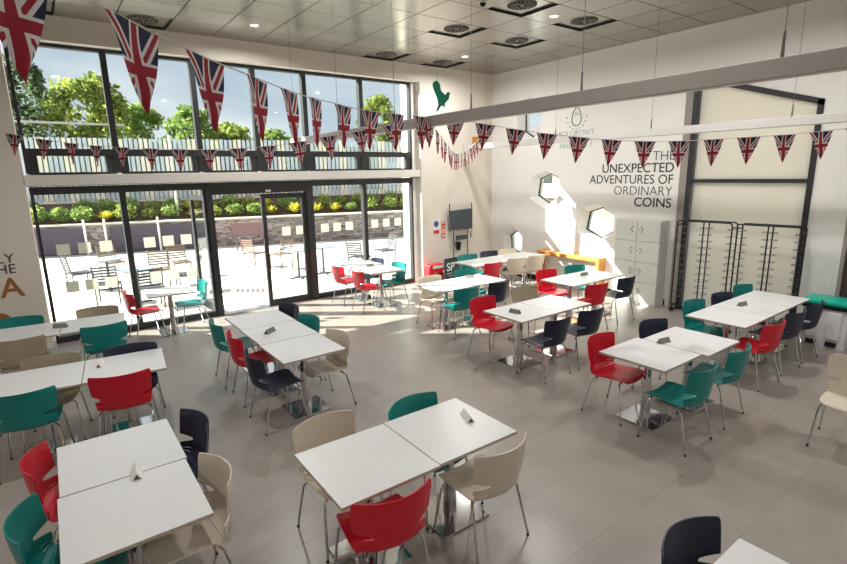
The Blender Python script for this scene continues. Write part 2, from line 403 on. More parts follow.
# ------------------------------------------------------------------ glazing
MX = [-.16, 1.07, 2.39, 3.45, 4.46, 5.75, 7.06]
fd = 'frame_dark'
def glazing():
    y0, y1 = GY-.03, GY+.09
    # lower fixed bays: 0,1 | door 2,3 | 4,5
    n = 0
    for i in range(6):
        xa, xb = MX[i], MX[i+1]
        # upper bay: window > frame, panes
        n += 1
        w = struct(empty('window_%d' % n, (0, 0, 0)))
        f = MB()
        f.box(xa, xa+.045, y0, y1, 2.72, HEAD).box(xb-.045, xb, y0, y1, 2.72, HEAD)
        f.box(xa+.045, xb-.045, y0, y1, HEAD-.05, HEAD).box(xa+.045, xb-.045, y0, y1, 2.99, 3.10).box(xa+.045, xb-.045, y0, y1, 2.66, 2.74)
        f.box(xa+.045, xa+.16, y0+.02, y1, 2.74, 2.99).box(xb-.16, xb-.045, y0+.02, y1, 2.74, 2.99)
        f.build('window_frame', fd, w)
        MB().box(xa+.045, xb-.045, GY+.02, GY+.03, 3.10, HEAD-.05).box(xa+.16, xb-.16, GY+.02, GY+.03, 2.74, 2.99).build('pane', 'pane_glass', w)
        if i in (2, 3): continue
        n += 1
        w = struct(empty('window_%d' % n, (0, 0, 0)))
        f = MB()
        f.box(xa, xa+.045, y0, y1, .0, 2.52).box(xb-.045, xb, y0, y1, 0, 2.52)
        f.box(xa+.045, xb-.045, y0, y1, 2.40, 2.52).box(xa+.045, xb-.045, y0, y1, 0, .1)
        f.build('window_frame', fd, w)
        MB().box(xa+.045, xb-.045, GY+.02, GY+.03, .1, 2.40).build('pane', 'pane_glass', w)
    # doorway: posts and head
    f = MB()
    f.box(MX[2], MX[2]+.11, y0-.03, y1+.02, 0, 2.52).box(MX[4]-.11, MX[4], y0-.03, y1+.02, 0, 2.52).box(MX[2]+.11, MX[4]-.11, y0-.03, y1+.02, 2.30, 2.52)
    struct(f.build('trim_3', fd))
    def leaf(name, w, x, y, rz):
        d = struct(empty(name, (x, y, 0), rz))
        f = MB()
        f.box(0, .08, -.03, .03, .02, 2.28).box(w-.08, w, -.03, .03, .02, 2.28).box(.08, w-.08, -.03, .03, .02, .13).box(.08, w-.08, -.03, .03, 2.19, 2.28)
        f.build('door_frame', fd, d)
        MB().box(.08, w-.08, -.006, .006, .13, 2.19).build('pane', 'pane_glass', d)
        MB().tube([(w-.04, -.03, .85), (w-.04, -.08, .85), (w-.04, -.08, 1.35), (w-.04, -.03, 1.35)], .012).build('door_handle', 'chrome', d, True)
        return d
    leaf('door_1', .92, MX[4]-.12, GY+.03, pi)
    leaf('door_2', .92, MX[2]+.08, GY+.14, radians(97))
    s = MB()
    s.box(MX[2]+.11, MX[4]-.11, GY-.08, GY+.12, 0, .018)
    struct(s.build('trim_4', 'chrome'))
    # closers/white tag at the head
    tag(MB().box(3.50, 3.60, GY-.075, GY-.062, 2.32, 2.36).build('door_head_label', 'paper_white'), 'small white tag on dark door head above the closed leaf', 'tag')
glazing()
# white horizontal transom box in front of the glazing
struct(MB().box(GX0+.005, GX1-.002, WY+.02, WY+.16, 2.54, 2.70, .006).build('trim_5', 'white_metal'))
struct(MB().box(GX0+.005, GX1-.005, WY+.13, GY+.15, 2.53, 2.66).build('trim_6', 'frame_dark'))
# square safety stickers on the glass
SQ = [(.14, 1.52), (.43, 1.52), (.73, 1.52), (1.39, 1.52), (1.69, 1.52), (1.99, 1.52), (.18, .90), (.45, .90), (.73, .90), (1.42, .90), (1.71, .90), (2.02, .90),
      (4.76, 1.51), (5.05, 1.51), (5.35, 1.51), (6.01, 1.51), (6.32, 1.51), (6.64, 1.51)]
pan = {0: 'leftmost pane', 1: 'pane left of the open door', 4: 'pane right of the doors', 5: 'rightmost pane'}
for i, (x, z) in enumerate(SQ):
    b = 0 if x < 1 else 1 if x < 2.4 else 4 if x < 5.7 else 5
    k = ['left', 'middle', 'right'][i % 3]
    tag(MB().box(x-.09, x+.09, GY+.0305, GY+.032, z-.09, z+.09).build('glass_sticker', 'sticker'),
        'pale square sticker on %s, %s one of %s row' % (pan[b], k, 'upper' if z > 1.2 else 'lower'), 'sticker', 'square safety stickers on the glazing')
for k, x in enumerate((3.90, 4.20)):
    tag(MB().box(x-.09, x+.09, GY+.037, GY+.0385, 1.42, 1.60).build('glass_sticker', 'sticker'), 'pale square safety sticker on the closed door leaf, %s one' % ('left', 'right')[k], 'sticker', 'square safety stickers on the glazing')

# hexagonal windows in the end wall
for i, hp in enumerate(HEXW):
    w = struct(empty('window_%d' % (20+i)))
    o = scaled(hp, .995); n_ = scaled(hp, .93)
    f = MB(); bm = f.bm
    A = [[bm.verts.new((x, p[0], p[1])) for p in poly] for x, poly in ((EX+.22, o), (EX+.22, n_), (EX+.25, n_), (EX+.25, o))]
    for q in range(4):
        P, Q = A[q], A[(q+1) % 4]
        for k in range(6): bm.faces.new((P[k], P[(k+1)%6], Q[(k+1)%6], Q[k]))
    f.build('window_frame', 'frame_dark', w)
    MB().prism(n_, EX+.235, EX+.24, 'X').build('pane', 'pane_glass', w)
# tall frosted window with sloping head
w = struct(empty('window_30'))
def zs(y): return 3.58+(y-2.75)*(4.22-3.58)/1.97
f = MB()
X0, X1 = EX-.02, EX+.12
f.box(X0, X1, 2.75, 2.83, 0, zs(2.75)-.0).box(X0-.03, X1, 4.58, 4.66, 0, zs(4.58))
f.box(X0, X1, 2.83, 4.56, 2.36, 2.42).box(X0, X1, 2.83, 4.56, 0, .06)
f.prism([(2.75, zs(2.75)-.09), (4.72, zs(4.72)-.09), (4.72, zs(4.72)), (2.75, zs(2.75))], X0, X1, 'X')
f.build('window_frame', 'frame_dark', w)
MB().prism([(2.83, .06), (4.56, .06), (4.56, zs(4.56)-.06), (2.83, zs(2.83)-.06)], EX+.04, EX+.055, 'X').build('pane', 'frosted', w)
MB().box(EX-.03, EX+.1, 4.66, 4.80, 0, zs(4.72)+.02).build('window_reveal_trim', mat('reveal_grey', (150, 142, 134), .6), w)
# brown door at the right edge
d = struct(empty('door_3'))
MB().box(EX+.05, EX+.09, 1.2, 2.23, 0, 2.25).build('door_panel', 'brown_door', d)
MB().box(EX-.01, EX+.12, 1.15, 1.2, 0, 2.3).box(EX-.01, EX+.12, 2.23, 2.28, 0, 2.3).box(EX-.01, EX+.12, 1.2, 2.23, 2.25, 2.3).build('door_frame', 'reveal_grey', d)
MB().tube([(EX+.05, 1.3, 1.0), (EX+.0, 1.3, 1.0), (EX+.0, 1.42, 1.0)], .01).build('door_handle', 'chrome', d, True)

# ------------------------------------------------------------------ lettering
def text_obj(name, txt, size, material, loc, rot, align='RIGHT', bold=0, sx=1.0):
    c = bpy.data.curves.new(name, 'FONT'); c.body = txt; c.size = size; c.align_x = align; c.extrude = .0015; c.offset = bold
    o = bpy.data.objects.new(name, c); COL.objects.link(o)
    dg = bpy.context.evaluated_depsgraph_get(); me = bpy.data.meshes.new_from_object(o.evaluated_get(dg))
    bpy.data.objects.remove(o)
    o = bpy.data.objects.new(name, me); me.materials.append(MATS[material]); COL.objects.link(o)
    o.location = loc; o.rotation_euler = rot; o.scale = (sx, 1, 1)
    return o
RE = (pi/2, 0, -pi/2)     # reads on the end wall (faces -X)
wt = empty('wall_lettering', (EX, 4.92, 1.9), 0, 'dark grey wall lettering about ordinary coins, beside the tall frosted window', 'wall lettering')
for txt, z, b, sx in [('THE', 2.635, -.003, .96), ('UNEXPECTED', 2.415, .001, .98), ('ADVENTURES OF', 2.195, .0, .94), ('ORDINARY', 1.975, -.003, .97), ('COINS', 1.755, .002, 1.02)]:
    o = text_obj('text_line', txt, .25, 'ink_dark', (0, 0, 0), RE, 'RIGHT', b, sx)
    o.parent = wt; o.location = (-.003, 0, z+.14-1.9)
# pear drawing with rays and green text
dr = empty('wall_drawing', (EX, 7.15, 3.75), 0, 'green outline drawing of a glowing light bulb with faint words beneath', 'wall drawing')
pts = []
for k in range(33):
    t = 2*pi*k/32
    pts.append((-.004, (.115+.035*(-sin(t)))*cos(t), .19*sin(t)))
MB().tube(pts, .010, 6, cap=False).build('bulb_outline', 'ink_green', dr)
rays = MB()
for k in range(9):
    t = pi*(1.05+.9*k/8) if k < 9 else 0
    rays.tube([(-.003, .24*cos(t), .29*sin(t)+.04), (-.003, .28*cos(t), .33*sin(t)+.04)], .008, 5)
rays.tube([(-.003, -.04, .02), (-.003, -.03, .08), (-.003, 0, .03), (-.003, .03, .08), (-.003, .04, .02)], .005, 5)
rays.build('light_rays', 'ink_green', dr)
for txt, z in (("YOU WON'T", -.40), ('FIND OUT ?', -.66)):
    o = text_obj('text_line', txt, .16, 'ink_pale', (0, 0, 0), RE, 'CENTER', 0); o.parent = dr; o.location = (-.002, 0, z)
RB = (pi/2, 0, 0)         # reads on the window wall (faces -Y)
lt = empty('wall_lettering', (-.5, WY, 1.0), 0, 'grey and gold wall lettering on the wall left of the tall glazing', 'wall lettering')
for txt, sz, x, z, m_ in (('LY', .20, .02, .42, 'ink_dark'), ('HE', .20, .02, .26, 'ink_dark'), ('A', .42, .06, -.10, 'ink_gold')):
    o = text_obj('text_line', txt, sz, m_, (0, 0, 0), RB, 'RIGHT', .0 if sz < .3 else .006); o.parent = lt; o.location = (x, -.003, z)
co = MB(); 
co.prism([(-.32+.2*cos(t)*1.0, -.52+.2*sin(t)) for t in [2*pi*k/28 for k in range(28)]], -.004, -.001, 'Y')
co.prism([(-.02+.11*cos(t), -.56+.07*sin(t)) for t in [pi*k/12 for k in range(13)]], -.004, -.001, 'Y')
co.build('coin_picture', 'ink_gold', lt)
sw = MB(); sw.tube([(-.22+.1*sin(k/6), -.005, -.66+.025*k) for k in range(9)], .010, 6); sw.build('coin_swirl', 'paper_white', lt)

# notices and little picture on the wall section by the corner
def star(cx, cz, r, n=9):
    return [(cx+(r if k % 2 == 0 else r*.6)*cos(pi*k/n), cz+(r if k % 2 == 0 else r*.6)*sin(pi*k/n)) for k in range(2*n)]
n1 = empty('notice', (7.60, WY, 1.33), 0, 'white notice with blue star shape and red strip on wall', 'notice')
MB().box(-.11, .11, -.006, 0, -.19, .19).build('sheet', 'paper_white', n1)
MB().prism(star(0, .07, .10), -.009, -.0055, 'Y').build('star', 'paper_blue', n1)
MB().box(-.09, .09, -.009, -.0055, -.17, -.08).build('red_strip', 'paper_red', n1)
n2 = empty('notice', (7.82, WY, 1.22), 0, 'narrow red and white notice with round emblem on wall', 'notice')
MB().box(-.07, .07, -.006, 0, -.21, .24).build('sheet', mat('paper_pink', (222, 170, 165), .7), n2)
MB().lathe([(.06, -.0), (.06, .003)], 20).build('emblem', 'paper_red', n2, loc=(0, -.006, -.12)).rotation_euler = (pi/2, 0, 0)
MB().lathe([(.032, -.0), (.032, .003)], 20).build('emblem_centre', 'paper_white', n2, loc=(0, -.009, -.12)).rotation_euler = (pi/2, 0, 0)
MB().box(-.055, .055, -.009, -.0055, .05, .08).box(-.055, .055, -.009, -.0055, .12, .17).build('red_lines', 'paper_red', n2)
p1 = empty('wall_picture', (8.93, WY, 3.32), 0, 'small orange square picture high on wall behind the pennants', 'picture')
MB().box(-.15, .15, -.02, 0, -.16, .16).build('panel', 'orange_wood', p1)
MB().box(-.09, -.02, -.023, -.0195, -.14, -.02).box(.02, .09, -.023, -.0195, -.14, -.02).build('white_figures', 'paper_white', p1)

# ------------------------------------------------------------------ pendant beams with suspension wires
def pendant(x, y0, y1, z0, z1, wires, lab, m_):
    r = empty('pendant_light', (x, y0, z0), 0, lab, 'pendant light', 'long linear pendant lights')
    h = z1-z0
    MB().box(-.045, .045, 0, y1-y0, 0, h, .004).build('housing', m_, r)
    MB().box(-.035, .035, .05, y1-y0-.05, -.004, .0).build('diffuser', 'white_metal', r)
    for wy in wires:
        w_ = MB().tube([(0, wy-y0, h), (0, wy-y0, CZ-z0)], .003, 5).build('suspension_wire', 'wire_steel', r)
        MB().tube([(0, wy-y0, h), (0, wy-y0, h+.16)], [.012, .007], 8).build('wire_gripper', 'wire_steel', w_)
    return r
pendant(3.86, -2.5, 9.25, 3.165, 3.285, [-1.6, -.1, 1.38, 2.88, 4.3, 5.8, 7.4, 9.1], 'long grey linear pendant light, the nearer one crossing the picture', 'beam_grey')
pendant(8.35, -2.5, 9.55, 3.155, 3.275, [-1.2, .8, 2.78, 4.8, 6.8, 8.8], 'long pale linear pendant light, the farther one over the window-side tables', mat('beam_pale', (200, 196, 192), .5))

# ------------------------------------------------------------------ bird
b = empty('bird_ornament', (3.95, 4.93, 3.47), radians(-35), 'flat green bird cut-out hanging above the knot of pennant strings', 'ornament')
poly = [(-.11, .24), (-.06, .26), (-.02, .22), (.0, .12), (.06, .06), (.09, .10), (.135, .09), (.12, .05), (.11, .0), (.05, -.06), (.06, -.10), (.05, -.12), (.03, -.09), (.0, -.09), (-.05, -.16), (-.08, -.165), (-.04, -.07), (-.06, .02), (-.10, .12), (-.125, .2)]
MB().prism(poly, -.006, .006, 'Y').build('bird_body', 'bird_green', b)
b.scale = (.82, .82, .82)
MB().tube([(-.06, 0, .25), (-.06, 0, (CZ-3.47)/.82)], .002, 5).build('hanging_wire', 'wire_steel', b)

# ------------------------------------------------------------------ bunting
def pennant_mesh():
    bm = bmesh.new(); uvl = bm.loops.layers.uv.new('UVMap')
    NR, NC = 10, 8; rows = []
    for i in range(NR+1):
        v = i/NR; w = .123*(1-v)
        rows.append([(bm.verts.new((w*(2*j/NC-1), .010*sin(5*v+2.2*(2*j/NC-1)), -.30*v)), (w*(2*j/NC-1)+.5, .30*v)) for j in range(NC+1)] if i < NR else [(bm.verts.new((0, .0, -.30)), (.5, .30))])
    for i in range(NR):
        for j in range(NC):
            if i < NR-1: q = [rows[i][j], rows[i][j+1], rows[i+1][j+1], rows[i+1][j]]
            else: q = [rows[i][j], rows[i][j+1], rows[i+1][0]]
            f = bm.faces.new([a[0] for a in q]); f.smooth = True
            for l, a in zip(f.loops, q): l[uvl].uv = a[1]
    me = bpy.data.meshes.new('pennant'); bm.to_mesh(me); bm.free(); me.materials.append(FLAG)
    return me
PEN = pennant_mesh()
HUB = Vector((3.80, 5.02, 3.27))
def bunting(pts, spacing, first, lab, twist=.25, maxn=99, sc=1, gap=None):
    r = empty('bunting', pts[0], 0, lab, 'bunting')
    P = [Vector(p) for p in pts]
    # smooth (Catmull-Rom)
    Q = []
    for i in range(len(P)-1):
        a, b_, c, d_ = P[max(i-1, 0)], P[i], P[i+1], P[min(i+2, len(P)-1)]
        for k in range(12):
            t = k/12
            Q.append(.5*((2*b_)+(-a+c)*t+(2*a-5*b_+4*c-d_)*t*t+(-a+3*b_-3*c+d_)*t**3))
    Q.append(P[-1])
    MB().tube([q-P[0] for q in Q], .004, 6).build('string', 'string', r)
    s = 0; nxt = first; n = 0
    for a, b_ in zip(Q, Q[1:]):
        L = (b_-a).length
        while s+L >= nxt and n < maxn:
            p = a+(b_-a)*((nxt-s)/L); d_ = b_-a
            o = bpy.data.objects.new('pennant', PEN); COL.objects.link(o); o.parent = r
            o.location = p-P[0]-Vector((0, 0, .003))
            o.scale = (sc*1.05 if sc > 1 else 1, sc, sc)
            az = math.atan2(d_.y, d_.x)
            o.rotation_euler = (random.uniform(-.1, .1), -math.atan2(d_.z, math.hypot(d_.x, d_.y))*.8, az+random.uniform(-twist, twist))
            n += 1; nxt += spacing+(gap[1] if gap and n == gap[0] else 0)
        s += L
bunting([(-1.2, 1.0, 3.6), (-.4, 1.85, 3.38), (0, 2.2, 3.31), (.38, 2.56, 3.27), (.76, 2.91, 3.23), (1.15, 3.25, 3.21), (1.61, 3.72, 3.215), (2.04, 4.10, 3.23), (2.69, 4.5, 3.23), tuple(HUB)], .505, .22,
        'string of large union flag pennants running from top left to the knot', .06, 99, 1.27, (4, .05))
bunting([(-.30, WY-.01, 3.30), (.31, 9.2, 3.16), (.91, 8.47, 3.06), (1.81, 7.54, 2.99), (2.51, 6.77, 3.01), (2.97, 6.2, 3.09), (3.54, 5.43, 3.20), tuple(HUB)], .44, .12,
        'string of small union flag pennants sagging across the tall glazing', .15)
bunting([tuple(HUB), (4.23, 4.73, 3.21), (4.85, 4.1, 3.05), (5.59, 3.33, 2.93), (6.35, 2.59, 2.94), (7.13, 1.84, 3.01), (8.3, .7, 3.25), (EX-.01, -.4, 3.6)], .368, .34,
        'string of union flag pennants running right across the lettered wall', .18)
bunting([tuple(HUB), (4.45, 5.6, 3.13), (5.3, 6.4, 3.0), (6.3, 7.4, 2.96), (7.6, 8.5, 3.12), (9.15, WY-.06, 3.62)], .38, .3,
        'string of union flag pennants seen edge on, running to the far corner', .2)

# ------------------------------------------------------------------ chair
def chair_meshes():
    prof = [(.238, .418), (.236, .438), (.215, .452), (.15, .455), (.05, .448), (-.05, .440), (-.12, .434), (-.17, .433), (-.21, .442), (-.24, .466), (-.257, .50), (-.266, .55), (-.273, .60), (-.281, .66), (-.289, .72), (-.296, .78), (-.30, .815)]
    P = [Vector(p) for p in prof]; cum = [0]
    for a, b_ in zip(P, P[1:]): cum.append(cum[-1]+(b_-a).length)
    tot = cum[-1]; N = 84
    def at(s):
        for i in range(len(P)-1):
            if s <= cum[i+1] or i == len(P)-2:
                t = (s-cum[i])/(cum[i+1]-cum[i]); return P[i].lerp(P[i+1], t)
    wpts = [(0, .175), (.02, .20), (.06, .222), (.12, .230), (.30, .232), (.40, .224), (.46, .226), (.52, .238), (.60, .246), (.6285, .248), (.629, .262), (.70, .268), (.80, .274), (tot-.02, .272), (tot, .258)]
    def wid(s):
        for (a, wa), (b_, wb) in zip(wpts, wpts[1:]):
            if s <= b_: return wa+(wb-wa)*(s-a)/(b_-a)
        return wpts[-1][1]
    NC = 24
    us = [2*j/NC-1 for j in range(NC+1)]
    iw = int(.628/tot*N)
    def pos(i, u):
        s = tot*i/N
        ds = s-(iw+.5)*tot/N; av = max(0, (abs(u)-.54)/.46)
        p = at(min(tot, max(0, s+math.copysign(.030*av*max(0, 1-abs(ds)/.10), ds)))); w_ = wid(s)
        k = min(max((s-.38)/.2, 0), 1); k = k*k*(3-2*k)
        x = w_*u*(1-.04*k*u*u)
        dish = .020*(1-k)*(u*u) + .03*4*k*(1-k)*u*u*.5
        groove = 0
        if s < .36 and s > .06:
            for g in (-.6, -.2, .2, .6):
                if abs(u-g) < .03: groove = -.003
        return Vector((x, p.x+.098*k*u*u, p.y+dish+groove))
    cut_s = [.50, .555]
    def build(i0, i1, name):
        bm = bmesh.new(); V = {}
        for i in range(i0, i1+1):
            for j, u in enumerate(us): V[i, j] = bm.verts.new(pos(i, u))
        for i in range(i0, i1):
            s = tot*(i+.5)/N
            slit = any(abs(s-c) < tot/N*.55 for c in cut_s)
            wedge = lambda a: i == iw and a > .56
            for j in range(NC):
                au_ = abs((us[j]+us[j+1])/2)
                if (slit and au_ > .70) or wedge(au_): continue
                bm.faces.new((V[i, j], V[i, j+1], V[i+1, j+1], V[i+1, j]))
        bmesh.ops.delete(bm, geom=[v for v in bm.verts if not v.link_faces], context='VERTS')
        bmesh.ops.recalc_face_normals(bm, faces=bm.faces)
        bmesh.ops.solidify(bm, geom=bm.faces[:], thickness=.008)
        for f in bm.faces: f.smooth = True
        me = bpy.data.meshes.new(name); bm.to_mesh(me); bm.free(); me.set_sharp_from_angle(angle=radians(50))
        return me
    isp = int(N*.43/tot)
    return build(0, isp, 'seat'), build(isp, N, 'backrest')
SEAT, BACK = chair_meshes()
def make_chair(colour):
    r = empty('dining_chair')
    m_ = MATS[colour+'_plastic']
    for nm, me in (('seat', SEAT), ('backrest', BACK)):
        me = me.copy(); me.materials.append(m_); o = bpy.data.objects.new(nm, me); COL.objects.link(o); o.parent = r
    zf, zr = .437, .422
    for sx in (-1, 1):
        for sy, zt in ((1, zf), (-1, zr)):
            yb = .165 if sy > 0 else -.11
            pts = [(sx*.255, sy*.235, .012), (sx*.222, .178 if sy > 0 else -.150, .380), (sx*.213, .168 if sy > 0 else -.125, .408), (sx*.195, yb, zt-.010), (sx*.175, yb, zt-.003), (sx*.05, yb, zt-.003)]
            lg = MB().tube(pts, .0092, 8).build('leg', 'chrome', r, True)
            MB().tube([(sx*.2558, sy*.2362, 0), (sx*.2545, sy*.234, .018)], .0105, 8).build('foot_cap', 'rubber', lg, True)
    MB().tube([(0, .165, zf-.003), (.05, .165, zf-.003)], .0092).tube([(0, .165, zf-.003), (-.05, .165, zf-.003)], .0092).tube([(0, -.11, zr-.003), (.05, -.11, zr-.003)], .0092).tube([(0, -.11, zr-.003), (-.05, -.11, zr-.003)], .0092) \
        .tube([(-.12, -.11, zr-.003), (-.12, .165, zf-.003)], .0075).tube([(.12, -.11, zr-.003), (.12, .165, zf-.003)], .0075).build('seat_frame', 'chrome', r, True)
    return r
CH = {}
def chair(colour, x, y, deg, label):
    if colour not in CH: c = CH[colour] = make_chair(colour)
    else: c = copy_tree(CH[colour])
    c.location = (x, y, 0); c.rotation_euler = (0, 0, radians(deg))
    tag(c, label, 'chair', 'moulded plastic dining chairs with chrome legs')
P1 = 'front centre table pair'
CHAIRS = [
 ('cream', 1.47, 3.08, 182, 'cream chair tucked under left table of the front centre pair'),
 ('teal', 2.20, 2.93, 185, 'teal chair on the far side of the front centre table pair'),
 ('red', 1.42, 2.43, -8, 'red chair in the foreground at the front centre table pair'),
 ('cream', 2.25, 2.40, 2, 'cream chair, back to viewer, at right table of the front centre pair'),
 ('cream', 2.33, 5.12, 95, 'cream chair at near right end of the three-table row facing the open door'),
 ('teal', 2.36, 5.98, 97, 'teal chair, middle right side of the three-table row facing the open door'),
 ('navy', 2.39, 6.72, 100, 'navy chair at the door end, right side of the three-table row'),
 ('teal', 1.76, 6.57, -92, 'teal chair on left side of the three-table row, nearest the doors'),
 ('red', 1.78, 5.87, -92, 'red chair on left side of the three-table row, between teal and navy'),
 ('navy', 1.74, 5.08, -90, 'navy chair on left side of the three-table row, nearest the viewer'),
 ('red', -.07, 3.97, -98, 'red chair on left side of the front left table pair'),
 ('teal', -.12, 3.26, -98, 'teal chair in the bottom left corner of the front left table pair'),
 ('navy', .48, 3.91, 98, 'navy chair on right side of the front left table pair'),
 ('cream', .42, 3.12, 95, 'cream chair with ridged seat on right side of the front left table pair'),
 ('teal', -.38, 5.66, -8, 'large teal chair at left edge, back to viewer, second row of tables'),
 ('red', .38, 5.58, -10, 'red chair, back to viewer, at the second row of tables on the left'),
 ('navy', .51, 6.02, 172, 'navy chair behind the second row table, above the red chair'),
 ('taupe', -.21, 6.18, 170, 'cream chair in shade-darkened colour behind the second row table, left of the navy chair'),
 ('taupe', -.46, 7.62, -5, 'cream chair in shade-darkened colour, back to viewer, at left row closest to the lettered pier'),
 ('teal', .38, 7.64, 3, 'teal chair, back to viewer, at left row closest to the glazing'),
 ('teal', -.52, 8.34, 170, 'teal chair beneath the gold letter A on far side of left row'),
 ('taupe', .37, 8.28, 172, 'cream chair in shade-darkened colour against the leftmost pane on far side of left row'),
 ('red', 1.10, 9.36, -85, 'red chair in sunshine at single table beside the left panes'),
 ('teal', 1.84, 9.42, 92, 'sunlit teal chair at single table beside the left panes'),
 ('red', 4.82, 9.20, -90, 'sunlit red chair closest to the glass at table pair right of the doors'),
 ('red', 4.85, 8.42, -95, 'sunlit red chair nearer the viewer at table pair right of the doors'),
 ('navy', 5.45, 9.33, 90, 'navy chair closest to glass, right side of table pair right of the doors'),
 ('teal', 5.50, 8.55, 92, 'teal chair, right side of the table pair right of the doors'),
 ('teal', 5.27, 6.16, -3, 'teal chair, back to viewer, at table pair in the sun patch by white pier'),
 ('navy', 5.97, 6.15, 3, 'navy chair, back to viewer, at table pair in the sun patch'),
 ('cream', 5.30, 6.82, 178, 'cream chair on far left side of the table pair in sun patch'),
 ('teal', 6.18, 6.88, 168, 'teal chair on far side of the table pair in sun patch'),
 ('teal', 7.39, 8.18, 172, 'teal chair beside small chalkboard at the farthest table row'),
 ('navy', 8.10, 8.23, 175, 'navy chair on far side of the farthest table row'),
 ('cream', 8.68, 8.17, 175, 'cream chair below lowest hexagonal window, far side of farthest row'),
 ('red', 7.17, 7.53, 4, 'red chair, back to viewer, at the farthest table row'),
 ('cream', 7.98, 7.60, -6, 'cream chair right of the red one, near side of farthest row'),
 ('cream', 8.55, 7.56, -4, 'rightmost cream chair on near side of the farthest table row'),
 ('navy', 4.98, 4.12, 2, 'left navy chair, back to viewer, at the middle table pair'),
 ('navy', 5.69, 4.12, -2, 'right navy chair, back to viewer, at the middle table pair'),
 ('red', 4.95, 5.06, 180, 'red chair at far left corner of the middle table pair'),
 ('taupe', 5.90, 5.14, 172, 'cream chair in shade-darkened colour on far side of the middle table pair'),
 ('red', 7.27, 5.84, 174, 'bright red chair on far left of table pair in front of the lockers'),
 ('teal', 8.03, 5.80, 168, 'teal chair under the wooden shelf, far side of table pair before lockers'),
 ('red', 7.08, 4.98, -8, 'red chair, back to viewer, at table pair in front of the lockers'),
 ('navy', 7.88, 4.97, 0, 'navy chair, back to viewer, at table pair in front of the lockers'),
 ('teal', 4.70, 2.22, 0, 'teal chair, back to viewer, nearest one at right table pair'),
 ('teal', 5.50, 2.24, 3, 'second teal chair, back to viewer, right end of the right table pair'),
 ('navy', 5.68, 2.87, 172, 'navy chair on far side of the right table pair'),
 ('red', 4.75, 2.93, 182, 'red chair with ridged seat at far left corner of the right table pair'),
 ('teal', 7.00, 3.02, 174, 'teal chair at far left end of the table row by the tray racks'),
 ('navy', 7.72, 2.97, 172, 'navy chair between two teal ones, table row by the tray racks'),
 ('teal', 8.50, 3.00, 172, 'teal chair nearest the tray racks, far side of the right row'),
 ('red', 6.77, 2.36, -4, 'red chair, back to viewer, at the table row by the tray racks'),
 ('navy', 7.52, 2.38, -4, 'navy chair next to red one, near side of row by the tray racks'),
 ('navy', 8.17, 2.37, -2, 'navy chair closest to the teal-lidded bin'),
 ('navy', 2.37, .79, 176, 'very dark navy chair cut off by the bottom right edge'),
 ('cream', 5.79, 1.13, 95, 'cream chair facing left, cut off by the right edge'),
]
for c in CHAIRS: chair(*c)

# ------------------------------------------------------------------ tables
TH = .735
def make_table():
    r = empty('dining_table'); h = .361
    t = MB().box(-h, h, -h, h, TH-.024, TH, .003).build('tabletop', 'laminate', r)
    t.data.materials.append(MATS['laminate_edge'])
    for p in t.data.polygons:
        if abs(p.normal.z) < .5: p.material_index = 1
    MB().lathe([(.05, .014), (.055, .016), (.052, .06), (.042, .35), (.036, TH-.05)], 28).build('column', 'chrome', r, True)
    MB().box(-.222, .222, -.222, .222, 0, .016, .005).build('base_plate', 'chrome', r)
    MB().box(-.25, .25, -.02, .02, TH-.05, TH-.0245).box(-.02, .02, -.25, .25, TH-.05, TH-.0245).build('top_bracket', 'frame_dark', r)
    return r
TB = make_table(); used = [False]
def table(x, y, deg, label):
    t = TB if not used[0] else copy_tree(TB); used[0] = True
    t.location = (x, y, 0); t.rotation_euler = (0, 0, radians(deg)); tag(t, label, 'table', 'square white dining tables with chrome pedestals')
w_ = .728
for i, n in enumerate(('left', 'right')): table(1.495+w_*i, 2.725+.0*i, -.8, 'white square table, %s one of the front centre pair' % n)
for i, n in enumerate(('nearest', 'middle', 'farthest')): table(2.10+.01*i, 5.165+.733*i, 0, 'white square table, %s one of three in the row leading to the open door' % n)
for i, n in enumerate(('nearer', 'farther')): table(.17+.012*i, 3.155+.733*i, 0, 'white square table, %s one of the front left pair' % n)
for i, n in enumerate(('right', 'left')): table(.44-.724*i, 5.86+.075*i, -6, 'white square table, %s one of the second row on the left side' % n)
for i, n in enumerate(('right', 'left')): table(.31-.724*i, 7.93+.06*i, -5, 'white square table, %s one of the row beside the lettered pier' % n)
table(1.50, 9.38, -3, 'white single table in sunlight beside the left glass panes')
for i, n in enumerate(('nearer', 'glass-side')): table(5.27, 8.60+.731*i, 0, 'white sunlit table, %s one of the pair right of the doors' % n)
for i, n in enumerate(('left', 'right')): table(5.32+.731*i, 6.57, 0, 'white table in the sun patch near the white pier, %s one' % n)
for i, n in enumerate(('left', 'middle', 'right')): table(7.25+.731*i, 7.87, 0, 'white table in the far corner row of three, %s one' % n)
for i, n in enumerate(('left', 'right')): table(5.04+.731*i, 4.60, 0, 'white table at centre with two navy chairs, %s one of the pair' % n)
for i, n in enumerate(('left', 'right')): table(7.22+.731*i, 5.45, 0, 'white table in front of the grey lockers, %s one of the pair' % n)
table(4.865, 2.63, 0, 'white table at the right, left one of the offset pair with teal chairs')
table(5.60, 2.565, 0, 'white table at the right, right one of the offset pair with teal chairs')
for i, n in enumerate(('nearest', 'middle', 'farthest')): table(6.89+.731*i, 2.73, 0, 'white table in the row beside the tray racks, %s one of three' % n)
table(2.295, .515, 0, 'white table corner cut off by the bottom right edge')

